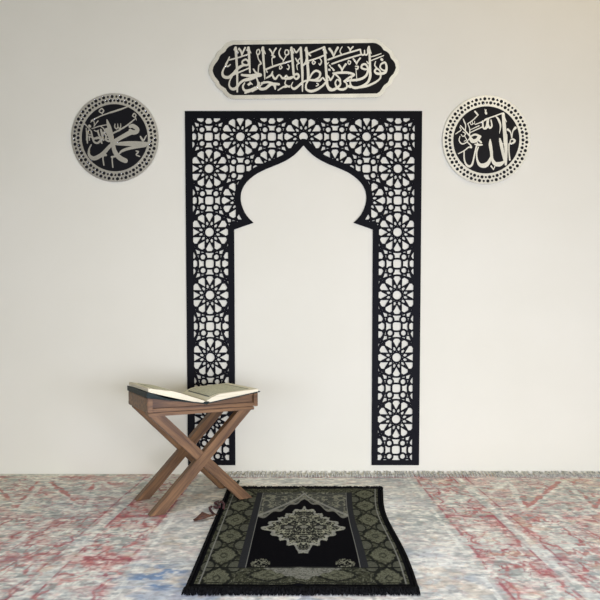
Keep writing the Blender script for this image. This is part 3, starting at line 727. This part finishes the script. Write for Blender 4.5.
# ------------------------------------------------------------------ prayer beads with tassel
def beads():
    cxy = ground(216, 512); root = empty('prayer_beads', (cxy[0], cxy[1], .001))
    tag(root, 'string of dark red prayer beads with a brown tassel beside the rug edge', 'prayer beads')
    def L(px, py): x, y = ground(px, py); return (x-cxy[0], y-cxy[1])
    path = [(214,516.5),(210.5,512),(209.5,509),(213,507.8),(217.5,510),(220.5,512.5),(218,506.5),(214.5,504.6),(218,503.2),(221.5,505.5),(224,509.5),(223.5,513.5)]
    P = [L(*p) for p in path]
    dense = []
    for i in range(len(P)-1):
        for k in range(10): t = k/10; dense.append((P[i][0]*(1-t)+P[i+1][0]*t, P[i][1]*(1-t)+P[i+1][1]*t))
    def zf(x):                                # rises over the rug's bound edge
        return .0065+.015*max(0, min(1, (x+.002)/.018))
    bm = bmesh.new(); bmesh.ops.create_uvsphere(bm, u_segments=10, v_segments=7, radius=.0056)
    me = bm_mesh('bead', bm, smooth=True)
    last = None; spots = []
    for p in dense:
        if last is None or math.hypot(p[0]-last[0], p[1]-last[1]) > .0118: spots.append(p); last = p
    for p in spots: link('bead', me, M['bead'], root, (p[0], p[1], zf(p[0])))
    vs, fs = [], []; tube(vs, fs, [(p[0], p[1], zf(p[0])) for p in dense[::3]], .0012, 6); link('cord', mesh('cord', vs, fs, True), M['bead'], root)
    # tassel: bound neck, then a fan of threads
    a_, b_ = Vector((*L(217,517.5),.013)), Vector((*L(193.5,522),.004)); d = (b_-a_); nrm = Vector((-d.y, d.x, 0)).normalized()
    vs, fs = [], []
    for i in range(80):
        o = R.uniform(-1,1); h = R.uniform(0,1); e = a_+d*.30
        mid = a_+d*.62+nrm*o*.020+Vector((0,0,.004+.022*h*(1-o*o))); end = a_+d*R.uniform(.86,1.0)+nrm*o*.009; end.z = .004+.003*h
        tube(vs, fs, [a_+nrm*o*.002, e+nrm*o*.005+Vector((0,0,.004*h)), mid, end], [.0016,.0018,.0020,.0010], 5)
    link('tassel', mesh('tassel', vs, fs, True), M['tassel'], root)
beads()
def knot():
    x, y = ground(236.5, 484)
    vs, fs = [], []
    pts = [(x+.012*math.cos(t)*(1+.15*math.sin(3*t)), y+.008*math.sin(t), .010+.006*math.sin(2*t+1)) for t in [2*math.pi*i/20*1.8 for i in range(21)]]
    tube(vs, fs, pts, .0058, 8)
    o = link('cord_knot', mesh('cord_knot', vs, fs, True), M['knot'])
    tag(o, 'small dark green knot of cord on the carpet behind the stand leg', 'knot')
knot()

# ------------------------------------------------------------------ light
def area(name, loc, target, size, power, color, sy=None):
    l = bpy.data.lights.new(name, 'AREA'); l.energy = power; l.color = color; l.shape = 'RECTANGLE'; l.size = size; l.size_y = sy or size
    o = bpy.data.objects.new(name, l); col.objects.link(o); o.location = loc
    o.rotation_euler = (Vector(target)-Vector(loc)).to_track_quat('-Z', 'Y').to_euler()
    return l
area('daylight_and_fill', (1.3,-3.9,.50), (.25,0,.18), 2.8, 99, (.93,.985,1.38), .85)
area('daylight_and_fill', (-1.5,-4.2,.55), (-.9,0,.2), 2.4, 37, (.9,.965,1.34), .9)  # added fill to lift the lower left wall, no window on this side
area('ceiling_lamp', (1.9,-1.3,3.7), (.5,0,1.9), 1.3, 8, (1.0,.60,.04))
area('floor_fill', (.25,-1.6,3.4), (.25,-1.6,0), 2.4, 12, (.95,.98,1.18), 1.6).spread = math.radians(80)  # added overhead fill to brighten the carpet, spread kept off the upper wall
w = bpy.data.worlds.new('world'); sc.world = w; w.use_nodes = True; nt = w.node_tree
bg = nt.nodes['Background']
tc = nt.nodes.new('ShaderNodeTexCoord'); sp = nt.nodes.new('ShaderNodeSeparateXYZ'); nt.links.new(tc.outputs['Generated'], sp.inputs[0])
def ramp(sock, vals):
    g = nt.nodes.new('ShaderNodeMapRange'); g.interpolation_type = 'SMOOTHSTEP'
    for k, v in zip(('From Min','From Max','To Min','To Max'), vals): g.inputs[k].default_value = v
    nt.links.new(sock, g.inputs['Value']); return g.outputs[0]
def mul(a, b):
    m = nt.nodes.new('ShaderNodeMath'); m.operation = 'MULTIPLY'; nt.links.new(a, m.inputs[0]); nt.links.new(b, m.inputs[1]); return m.outputs[0]
gx = ramp(sp.outputs['X'], (-.46,.16,.30,1.22)); g1 = ramp(sp.outputs['Z'], (0,.3,0,1.0)); g2 = ramp(sp.outputs['Z'], (.48,.65,1.0,0))
bg.inputs['Color'].default_value = (.74,.69,.56,1); nt.links.new(mul(mul(gx, g1), g2), bg.inputs['Strength'])

vs_ = sc.view_settings; vs_.view_transform = 'Standard'; vs_.look = 'None'; vs_.gamma = 1; vs_.use_curve_mapping = False; vs_.exposure = 0
